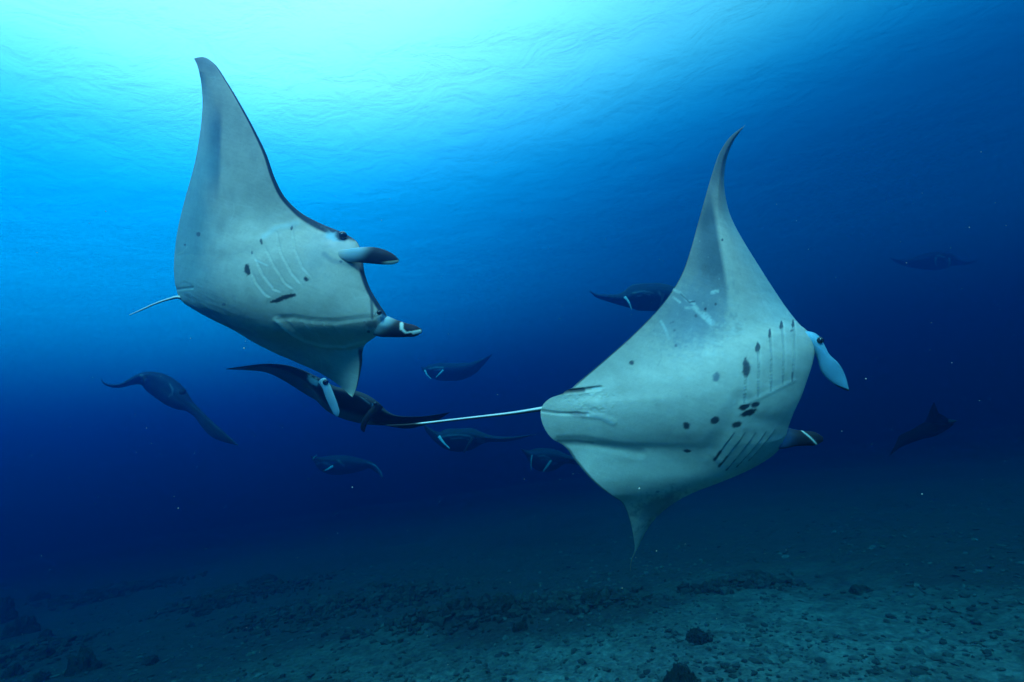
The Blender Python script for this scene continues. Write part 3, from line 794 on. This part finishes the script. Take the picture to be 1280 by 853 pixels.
loft_tube("cephalic_fin", [(403, 476, 7.8, 5, 5), (408, 484, 7.75, 5.0, 4), (413, 497, 7.7, 5.2, 2.5), (418, 509, 7.68, 4.6, 2), (421, 518, 7.67, 3.0, 1.5), (421.5, 521, 7.67, 1.0, 1)],
          r3, cam_to_world(px_to_cam(408, 482, 7.75)), lambda px, py, t, a: np.array([0.42, 0.62, 0.68]) + 0 * px[:, None])
loft_tube("cephalic_fin", [(474, 506, 7.85, 6, 5), (468, 513, 7.8, 5, 4), (460, 521, 7.75, 4.2, 3), (455, 530, 7.72, 3.6, 3), (454, 537, 7.7, 2.6, 2), (455.5, 540, 7.7, 1, 1)],
          r3, cam_to_world(px_to_cam(472, 508, 7.85)), lambda px, py, t, a: np.array([0.014, 0.018, 0.026]) + 0 * px[:, None])
eyeball(407, 478, 7.72, 3.6, r3)
eyeball(469, 505, 7.74, 2.4, r3)

# ---- the smaller rays further off
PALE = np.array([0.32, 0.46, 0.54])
def far_ray(center, stations, label, pale_lines=(), fins=(), eyes=(), base=(0.045, 0.085, 0.125), pale=0.42, ns=110, nu=36, far=1.6):  # default base colour is bluish, with haze painted into it
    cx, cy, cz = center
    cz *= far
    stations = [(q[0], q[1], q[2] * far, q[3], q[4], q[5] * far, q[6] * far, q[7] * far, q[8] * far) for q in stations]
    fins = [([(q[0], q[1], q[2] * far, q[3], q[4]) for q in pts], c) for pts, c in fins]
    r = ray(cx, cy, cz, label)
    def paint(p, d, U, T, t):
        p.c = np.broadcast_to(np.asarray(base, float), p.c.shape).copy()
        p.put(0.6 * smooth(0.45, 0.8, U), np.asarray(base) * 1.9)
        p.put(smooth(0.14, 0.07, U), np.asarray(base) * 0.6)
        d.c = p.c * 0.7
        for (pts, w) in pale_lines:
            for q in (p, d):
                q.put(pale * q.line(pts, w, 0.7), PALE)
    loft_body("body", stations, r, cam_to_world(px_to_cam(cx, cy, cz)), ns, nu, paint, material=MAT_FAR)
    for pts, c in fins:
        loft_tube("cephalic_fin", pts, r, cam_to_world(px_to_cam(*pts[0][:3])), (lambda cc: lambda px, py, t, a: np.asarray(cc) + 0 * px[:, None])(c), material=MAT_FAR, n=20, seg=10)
    for (x, y, z, rr) in eyes:
        eyeball(x, y, z, rr, r)
    return r

def st(rows, z0, dz, thick):
    """(lead x, lead y, trail x, trail y, how wide 0..1, depth offset) -> stations"""
    out = []
    for (a, b, c, e, k, zo) in rows:
        out.append((a, b, z0 + zo, c, e, z0 + zo + dz * k, thick * (0.02 + k * 0.9 if k < .95 else 1.0), thick * 0.55 * max(0, k - .35) ** 1.2, thick * 0.6 * max(0, k - .35) ** 1.2))
    return out

far_ray((212, 492, 11.2), st([(125.5, 472, 126, 473, 0, 0), (130, 478.5, 129.5, 480, .1, 0), (139, 481.5, 139, 484, .2, 0), (151, 480.5, 151, 484.5, .3, 0),
    (163, 475, 164, 481, .45, 0), (176, 469.5, 178, 480, .65, 0), (190, 468.5, 188, 490, .9, 0), (205, 473, 200, 499, 1, 0), (219, 483, 212, 507, 1, 0),
    (229, 494, 224, 512, .85, 0), (238, 504, 235, 514, .6, 0), (250, 515, 243, 520, .5, 0), (263, 527, 252, 533, .5, 0), (277, 539, 263, 545, .45, 0),
    (289, 549, 278, 552, .3, 0), (298, 556.5, 297, 557, 0, 0)], 11.2, 1.3, .26),
    'lone dark manta ray at the far left, drooping wings', far=1.35,
    pale_lines=[([(177, 470), (179, 473), (178, 476)], 2.0), ([(212, 480), (216, 487), (215, 493), (211, 496)], 0.9)],
    fins=[([(180, 472, 11.1, 2.5, 2), (182, 477, 11.0, 1.8, 1.2), (181, 481, 11.0, .7, .6)], DARK), ([(226, 491, 11.1, 3, 2), (231, 489, 11.0, 1.8, 1.2), (232, 487, 11.0, .6, .6)], DARK)])
far_ray((575, 549, 13), st([(529, 531, 530, 531.5, 0, 0), (535, 535, 532, 538, .3, 0), (543, 541, 538, 545, .5, 0), (550, 545, 548, 552, .75, 0), (560, 542, 560, 560, 1, 0),
    (573, 540.5, 575, 564, 1, 0), (588, 541, 590, 560, 1, 0), (600, 545, 602, 553, .75, 0), (612, 547, 612, 551, .5, 0), (630, 548, 630, 551.5, .4, 0),
    (648, 546.5, 648, 549, .25, 0), (668, 543, 668, 543.5, 0, 0)], 13, 1.4, .28),
    'manta ray seen head on just below the straight tail, mouth a pale arc',
    pale_lines=[([(552, 547), (560, 544.5), (574, 543.5), (586, 545), (592, 549)], 0.9), ([(563, 549), (574, 547.5), (586, 549.5)], 0.5), ([(597, 551), (604, 552)], 2.0)],
    fins=[([(549, 546, 12.9, 2.0, 2), (554, 553, 12.8, 1.4, 1), (562, 561, 12.8, .6, .5)], PALE), ([(592, 547, 12.9, 2.2, 2), (586, 555, 12.8, 1.6, 1), (580, 566, 12.8, .7, .5)], DARK)])
far_ray((432, 580, 15), st([(388, 570, 388, 571, 0, 0), (395, 572, 393, 578, .4, 0), (404, 574, 402, 588, .8, 0), (416, 574, 414, 592, 1, 0), (430, 574, 428, 592, 1, 0),
    (444, 576, 442, 590, .9, 0), (455, 578, 453, 587, .7, 0), (464, 579, 461, 585, .5, 0), (471, 584, 468, 589, .35, 0), (476, 590, 474, 594, .2, 0), (478.5, 597, 478, 597.5, 0, 0)], 15, 1.3, .28),
    'lowest small dim manta ray, pale mouth arc and one curved pale wing edge', far=1.9,
    pale_lines=[([(393, 582), (399, 578.5), (409, 578.5), (413, 581)], 0.9), ([(386, 583.5), (391, 583)], 0.7), ([(460, 579), (469, 582), (475, 589), (478, 597)], 1.0), ([(405, 580), (411, 581)], 1.2), ([(423, 576), (430, 582)], 1.3)],
    fins=[([(394, 577, 14.9, 1.4, 1), (392, 574, 14.8, 1.2, 1), (396, 569, 14.8, .6, .5)], (.12, .18, .22)), ([(416, 583, 14.9, 1.6, 1.2), (411, 586, 14.8, 1.3, .8), (406, 588.5, 14.8, .6, .5)], PALE)])
far_ray((568, 466, 17), st([(526, 458, 526.5, 458.5, 0, 0), (530, 461, 530, 464, .4, 0), (537, 460, 538, 470, .8, 0), (548, 458.5, 549, 474, 1, 0), (562, 458.5, 563, 475, 1, 0),
    (575, 458, 576, 474, 1, 0), (588, 456, 589, 470, .8, 0), (598, 452, 598, 463, .6, 0), (606, 448, 606, 455, .3, 0), (616, 442, 615.5, 443, 0, 0)], 17, 1.4, .3),
    'faint manta ray between the two large ones, pale mouth left, wing tip up right',
    pale_lines=[([(536, 461.5), (545, 459.5), (554, 459.5)], 0.9), ([(543, 463), (554, 462)], 0.9)],
    fins=[([(531, 463, 16.9, 1.3, 1), (534, 469, 16.8, .8, .7), (539, 474, 16.8, .5, .4)], PALE), ([(554, 463, 16.9, 1.2, 1), (549, 468, 16.8, .8, .7), (545, 472, 16.8, .5, .4)], PALE)])
far_ray((805, 376, 12.5), st([(736, 363, 736.5, 363.5, 0, 0), (745, 368.5, 745, 371, .2, 0), (758, 370.5, 758, 375, .4, 0), (772, 371.5, 773, 379, .55, 0), (784, 369.5, 785, 381, .8, 0),
    (795, 363.5, 796, 384, 1, 0), (810, 361, 811, 386.5, 1, 0), (826, 361, 827, 387, 1, 0), (840, 364, 841, 385, .9, 0), (852, 369, 853, 382, .6, 0), (868, 374, 868, 381, .4, 0), (884, 373, 884, 376, .2, 0), (900, 366, 900, 366.5, 0, 0)], 12.5, 1.5, .36),
    'dark manta ray cut off by the upper edge of the large right ray', far=1.65,
    pale_lines=[([(791, 366.5), (803, 364), (816, 366)], 0.8), ([(797, 370.5), (806, 367.5), (814, 369)], 0.6), ([(824, 366), (826, 369)], 1.6)],
    fins=[([(781, 371.5, 12.4, 2, 1.5), (786, 378, 12.3, 1.2, 1), (790, 388, 12.3, .6, .5)], PALE), ([(829, 368, 12.4, 2, 1.5), (827, 377, 12.3, 1.4, 1), (824, 386, 12.3, .6, .5)], DARK)])
far_ray((688, 576, 13.8), st([(650, 560, 650.5, 560.5, 0, 0), (656, 564, 656, 567, .3, 0), (663, 567, 664, 574, .7, 0), (672, 566, 673, 586, 1, 0), (684, 565, 685, 589, 1, 0),
    (695, 567, 696, 585, .9, 0), (706, 571, 707, 578, .6, 0), (720, 575, 720, 580, .45, 0), (734, 582, 733, 586, .25, 0), (745, 592, 744.5, 592.5, 0, 0)], 13.8, 1.4, .3),
    'dim manta ray beside the lower rear edge of the large right ray, double mouth arc', far=1.9,
    pale_lines=[([(673, 571), (680, 570), (687, 573)], 0.7), ([(676, 574.5), (682, 573.5), (687, 576.5)], 0.6), ([(691, 580), (695, 579)], 1.4)],
    fins=[([(665, 569, 13.7, 1.1, 1), (664, 577, 13.6, .9, .8), (664, 588, 13.6, .6, .5)], (.14, .2, .24)), ([(689, 576, 13.7, 1.6, 1.2), (684, 583, 13.6, 1.4, 1), (679, 590, 13.6, .7, .6)], (.12, .19, .22))])
far_ray((1150, 540, 17), st([(1168, 503, 1167, 503.5, 0, 0), (1171, 511, 1163, 512, .3, 0), (1175, 519, 1159, 521, .6, 0), (1184, 524, 1152, 532, 1, 0), (1192, 529, 1140, 538, 1, 0), (1184, 536, 1132, 542, .9, 0),
    (1166, 543, 1124, 545, .7, 0), (1145, 550, 1121, 552, .5, 0), (1130, 556, 1117, 560, .3, 0), (1112, 570, 1111.5, 569.5, 0, 0)], 17, 0.5, .34),
    'very dark manta ray silhouette alone at the far right, one wing pointing up', base=(0.003, 0.0035, 0.005), far=0.95,
    fins=[([(1186, 527, 16.9, 3, 2), (1192, 527, 16.8, 1.6, 1.2), (1196, 526, 16.8, .6, .6)], DARK)])
far_ray((1162, 326, 21), st([(1112, 322, 1112, 322.5, 0, 0), (1124, 326, 1124, 330, .4, 0), (1140, 326, 1141, 334, .7, 0), (1156, 321, 1158, 337, 1, 0), (1172, 318, 1174, 337, 1, 0),
    (1186, 320, 1187, 333, .9, 0), (1198, 326, 1198, 331, .5, 0), (1212, 328, 1212, 330, .3, 0), (1224, 324, 1224, 324.5, 0, 0)], 21, 1.5, .34),
    'barely visible manta ray high on the right, only a short pale mark showing', far=2.3, base=(0.03, 0.05, 0.07), pale=0.5,
    pale_lines=[([(1172, 320), (1175, 319.5)], 1.0), ([(1176, 320), (1182, 323), (1184, 327)], 0.9)],
    fins=[([(1170, 322, 20.9, 1.4, 1), (1169, 328, 20.8, .9, .7), (1171, 334, 20.8, .5, .4)], (.05, .08, .1)), ([(1186, 323, 20.9, 1.4, 1), (1187, 329, 20.8, .9, .7), (1185, 335, 20.8, .5, .4)], (.05, .08, .1))])
# ------------------------------------------------------------------ coral heads, rubble and drifting specks
import bmesh
mr_, nt, N, L, P = mat("dead_coral")
tcn = N.new('ShaderNodeTexCoord')
nz = N.new('ShaderNodeTexNoise'); nz.inputs['Scale'].default_value = 6.0; nz.inputs['Detail'].default_value = 8; nz.inputs['Roughness'].default_value = 0.7
L.new(tcn.outputs['Object'], nz.inputs['Vector'])
cr = N.new('ShaderNodeValToRGB')
cr.color_ramp.elements[0].position = 0.35; cr.color_ramp.elements[0].color = (0.010, 0.014, 0.013, 1)
cr.color_ramp.elements[1].position = 0.75; cr.color_ramp.elements[1].color = (0.050, 0.066, 0.058, 1)
L.new(nz.outputs['Fac'], cr.inputs[0]); L.new(cr.outputs[0], P.inputs['Base Color'])
P.inputs['Roughness'].default_value = 0.95; P.inputs['Specular IOR Level'].default_value = 0.1
bp = N.new('ShaderNodeBump'); bp.inputs['Strength'].default_value = 1.0; bp.inputs['Distance'].default_value = 0.06
L.new(nz.outputs['Fac'], bp.inputs['Height']); L.new(bp.outputs[0], P.inputs['Normal'])
MAT_CORAL = mr_

def seabed_at(px, py):
    g = ground_hit(px, py)
    for _ in range(12):                      # walk the ray onto the real height of the bottom
        d = g - CM[:3, 3]
        h = float(seabed_height(np.array(g[0]), np.array(g[1])))
        t = (h - CM[2, 3]) / d[2]
        g = CM[:3, 3] + d * (0.5 + 0.5 * t)
    return g[0], g[1], float(seabed_height(np.array(g[0]), np.array(g[1])))

def coral_head(px, py, w_px, h_px, label, seed, branchy=0.0):
    """A knobbly mound of coral built from merged lumps; w and h are its size in the photograph."""
    x, y, z = seabed_at(px, py)
    dist = math.hypot(x, y)
    Zc = -((np.array([x, y, z]) - CM[:3, 3]) @ CM[:3, :3])[2]
    rx = w_px / 2 * Zc / F; rz = h_px * Zc / F
    bm = bmesh.new(); bmesh.ops.create_icosphere(bm, subdivisions=6, radius=1.0)
    V = np.array([v.co[:] for v in bm.verts])
    r = np.ones(len(V))
    R = np.random.default_rng(seed)
    for _ in range(26):                      # bulging lobes
        c = R.normal(size=3); c[2] = abs(c[2]); c /= np.linalg.norm(c)
        d = V @ c
        r += R.uniform(0.05, 0.15) * smooth(R.uniform(0.80, 0.93), 1.0, d)
    r += 0.55 * fbm3(V * 2.2 + seed, 3, seed)
    r += (0.40 + 1.7 * branchy) * fbm3(V * 8 + seed, 4, seed + 5, 0.65)
    V = V * r[:, None]
    V[:, :2] *= 1 + 0.45 * np.maximum(0, 0.25 - V[:, 2:3])
    V *= np.array([rx, rx * 0.85, rz]) / 1.2
    V[:, 2] = np.where(V[:, 2] < 0, V[:, 2] * 0.35, V[:, 2])
    for v, c in zip(bm.verts, V): v.co = c
    me = bpy.data.meshes.new("coral_head"); bm.to_mesh(me); bm.free()
    me.polygons.foreach_set('use_smooth', [True] * len(me.polygons)); me.materials.append(MAT_CORAL)
    o = bpy.data.objects.new("coral_head", me); COL.objects.link(o)
    o.location = (x, y, z - 0.25 * rz); o.rotation_euler[2] = R.uniform(0, 6.28)
    return tag(o, label, 'coral head', 'dark coral heads on the sandy bottom')

for i, (px, py, w, h, lab, br) in enumerate([
    (105, 838, 34, 30, 'round dark coral head near the bottom left corner, largest of that cluster', 0.0),
    (55, 822, 24, 16, 'small dark coral lump just left of the round bottom left head', 0.1),
    (14, 846, 22, 18, 'dark coral lump in the very bottom left corner', 0.1),
    (52, 850, 22, 12, 'flat dark coral lump at the bottom edge, left corner cluster', 0.1),
    (30, 792, 36, 26, 'wide dark coral head at the left edge above the corner cluster', 0.1),
    (4, 776, 30, 30, 'tall dark coral head cut by the left edge', 0.1),
    (56, 797, 18, 10, 'little dark coral knob right of the wide left edge head', 0.1),
    (48, 748, 24, 11, 'low far coral knob, uppermost in the left cluster', 0.1),
    (125, 750, 18, 10, 'small far coral lump standing alone right of the left cluster', 0.1),
    (250, 768, 20, 8, 'small flat coral lump in the dim left middle distance', 0.1),
    (188, 828, 24, 10, 'low coral patch on sand, first to the right of the round head', 0.1),
    (650, 788, 20, 12, 'small round coral lump in front of the long dark reef patch', 0.05),
    (740, 752, 30, 17, 'mid sized far coral head below the lower wing tip of the right ray', 0.05),
    (872, 800, 36, 14, 'dark coral head on pale rubble, bottom right of centre', 0.08),
    (855, 862, 46, 34, 'large black bushy coral head at the bottom edge, right of centre', 0.25),
    (1075, 740, 26, 10, 'far flat coral lump on the right half of the bottom', 0.05),
    (940, 722, 44, 9, 'far low coral bank under the dark tip of the right ray', 0.05),
    (575, 760, 34, 14, 'small dark coral knob at the left end of the middle reef rise', 0.1),
    (632, 757, 40, 15, 'dark coral knob at the right end of the middle reef rise', 0.1),
    (470, 738, 38, 14, 'coral knob on the far reef rise left of the middle one', 0.1),
    (330, 728, 36, 12, 'far coral knob on the dim reef rise, left third of the bottom', 0.1)]):
    coral_head(px, py, w, h, lab, 340 + i, br)

def scatter(name, pts, radii, material, kind_label, seed, sub_jitter=0.35, squash=0.6, colors=None):
    """Many small lumps in one mesh."""
    bm = bmesh.new(); bmesh.ops.create_icosphere(bm, subdivisions=1, radius=1.0)
    bv = np.array([v.co[:] for v in bm.verts]); bf = np.array([[v.index for v in f.verts] for f in bm.faces]); bm.free()
    R = np.random.default_rng(seed)
    n, m = len(pts), len(bv)
    J = 1 + sub_jitter * R.uniform(-1, 1, (n, m, 1))
    S = np.stack([R.uniform(.6, 1.5, n), R.uniform(.6, 1.2, n), np.full(n, squash) * R.uniform(.6, 1.3, n)], -1)[:, None]
    a = R.uniform(0, 6.28, n); c, s_ = np.cos(a), np.sin(a)
    V = bv[None] * J * S * np.asarray(radii)[:, None, None]
    V = np.stack([V[..., 0] * c[:, None] - V[..., 1] * s_[:, None], V[..., 0] * s_[:, None] + V[..., 1] * c[:, None], V[..., 2]], -1)
    V = V + np.asarray(pts)[:, None]
    Fc = (bf[None] + (np.arange(n) * m)[:, None, None]).reshape(-1, 3)
    cols = None if colors is None else np.repeat(colors, m, axis=0)
    o = mesh_obj(name, V.reshape(-1, 3), Fc, material, colors=cols, smooth=False)
    return tag(o, kind_label, None, kind='stuff')

R = np.random.default_rng(5)
n = 34000
q = R.uniform(0, 1, n) ** 1.6
yy = 4.5 + 22 * q; xx = (R.uniform(-1, 1, n)) * (4 + yy * 1.05)
clump = fbm(xx / 1.6, yy / 1.6, 3, 91)
keep = clump + R.uniform(-.25, .25, n) > -0.02
xx, yy = xx[keep], yy[keep]
zz = seabed_height(xx, yy)
rad = R.lognormal(-3.5, 0.55, len(xx)).clip(0.012, 0.085)
shade = R.uniform(0, 1, len(xx)) ** 2.2
ccol = np.array([0.020, 0.026, 0.024])[None] * (1 - shade[:, None]) + np.array([0.075, 0.10, 0.092])[None] * shade[:, None]
scatter("coral_rubble", np.stack([xx, yy, zz + rad * 0.15], -1), rad, MAT_SAND, 'loose broken coral rubble strewn over the sand', 6, colors=ccol)

# the reef rises are overgrown with short dark coral
PP, RR_ = [], []
for gx, gy, rx, ry, hh in REEFS:
    k = int(520 * rx * ry)
    x = gx + rx * 0.62 * R.normal(size=k); y = gy + ry * 0.62 * R.normal(size=k)
    PP.append(np.stack([x, y, seabed_height(x, y)], -1)); RR_.append(R.lognormal(-2.75, 0.45, k).clip(0.02, 0.17))
PP, RR_ = np.concatenate(PP), np.concatenate(RR_)
PP[:, 2] += RR_ * 0.3
gcol2 = np.array([0.014, 0.019, 0.017])[None] * R.uniform(0.5, 2.2, (len(PP), 1))
scatter("coral_thicket", PP, RR_, MAT_SAND, 'short dark coral growth covering the low reef rises', 16, squash=0.9, colors=gcol2)

ms_, nt, N, L, P = mat("drifting_speck")
P.inputs['Base Color'].default_value = (0.45, 0.48, 0.42, 1); P.inputs['Roughness'].default_value = 0.9
n = 900
dep = R.uniform(1.2, 9, n) ** 1.0
pxs = R.uniform(-60, 1340, n); pys = R.uniform(180, 900, n)
wp = cam_to_world(px_to_cam(pxs, pys, dep))
ok = wp[:, 2] > 0.2
wp, dd = wp[ok], dep[ok]
rr = R.lognormal(-7.3, 0.5, len(wp)) * (0.5 + dd / 4)
scatter("drifting_plankton", wp, rr, ms_, 'tiny pale specks drifting in the water', 8, squash=1.0)
# ------------------------------------------------------------------ the water itself, as haze
def haze_box(x0, x1, y0, y1, z0, z1):
    v = [(x, y, z) for x in (x0, x1) for y in (y0, y1) for z in (z0, z1)]
    q = [(0, 1, 3, 2), (4, 6, 7, 5), (0, 4, 5, 1), (2, 3, 7, 6), (0, 2, 6, 4), (1, 5, 7, 3)]
    m = bpy.data.materials.new("sea_water"); m.use_nodes = True
    N, L = m.node_tree.nodes, m.node_tree.links; N.clear()
    out = N.new('ShaderNodeOutputMaterial')
    pv = N.new('ShaderNodeVolumePrincipled')
    pv.inputs['Color'].default_value = (0.0, 0.05, 0.16, 1)
    pv.inputs['Absorption Color'].default_value = (0.0, 0.52, 0.72, 1)
    pv.inputs['Density'].default_value = 0.135
    pv.inputs['Anisotropy'].default_value = 0.88
    L.new(pv.outputs[0], out.inputs['Volume'])
    ob = mesh_obj("haze", v, q, m, smooth=False)
    tag(ob, 'clear blue sea water that fades far things', None, kind='stuff')
    return ob
haze_box(-70, 70, -30, 90, -9.0, 12.2)
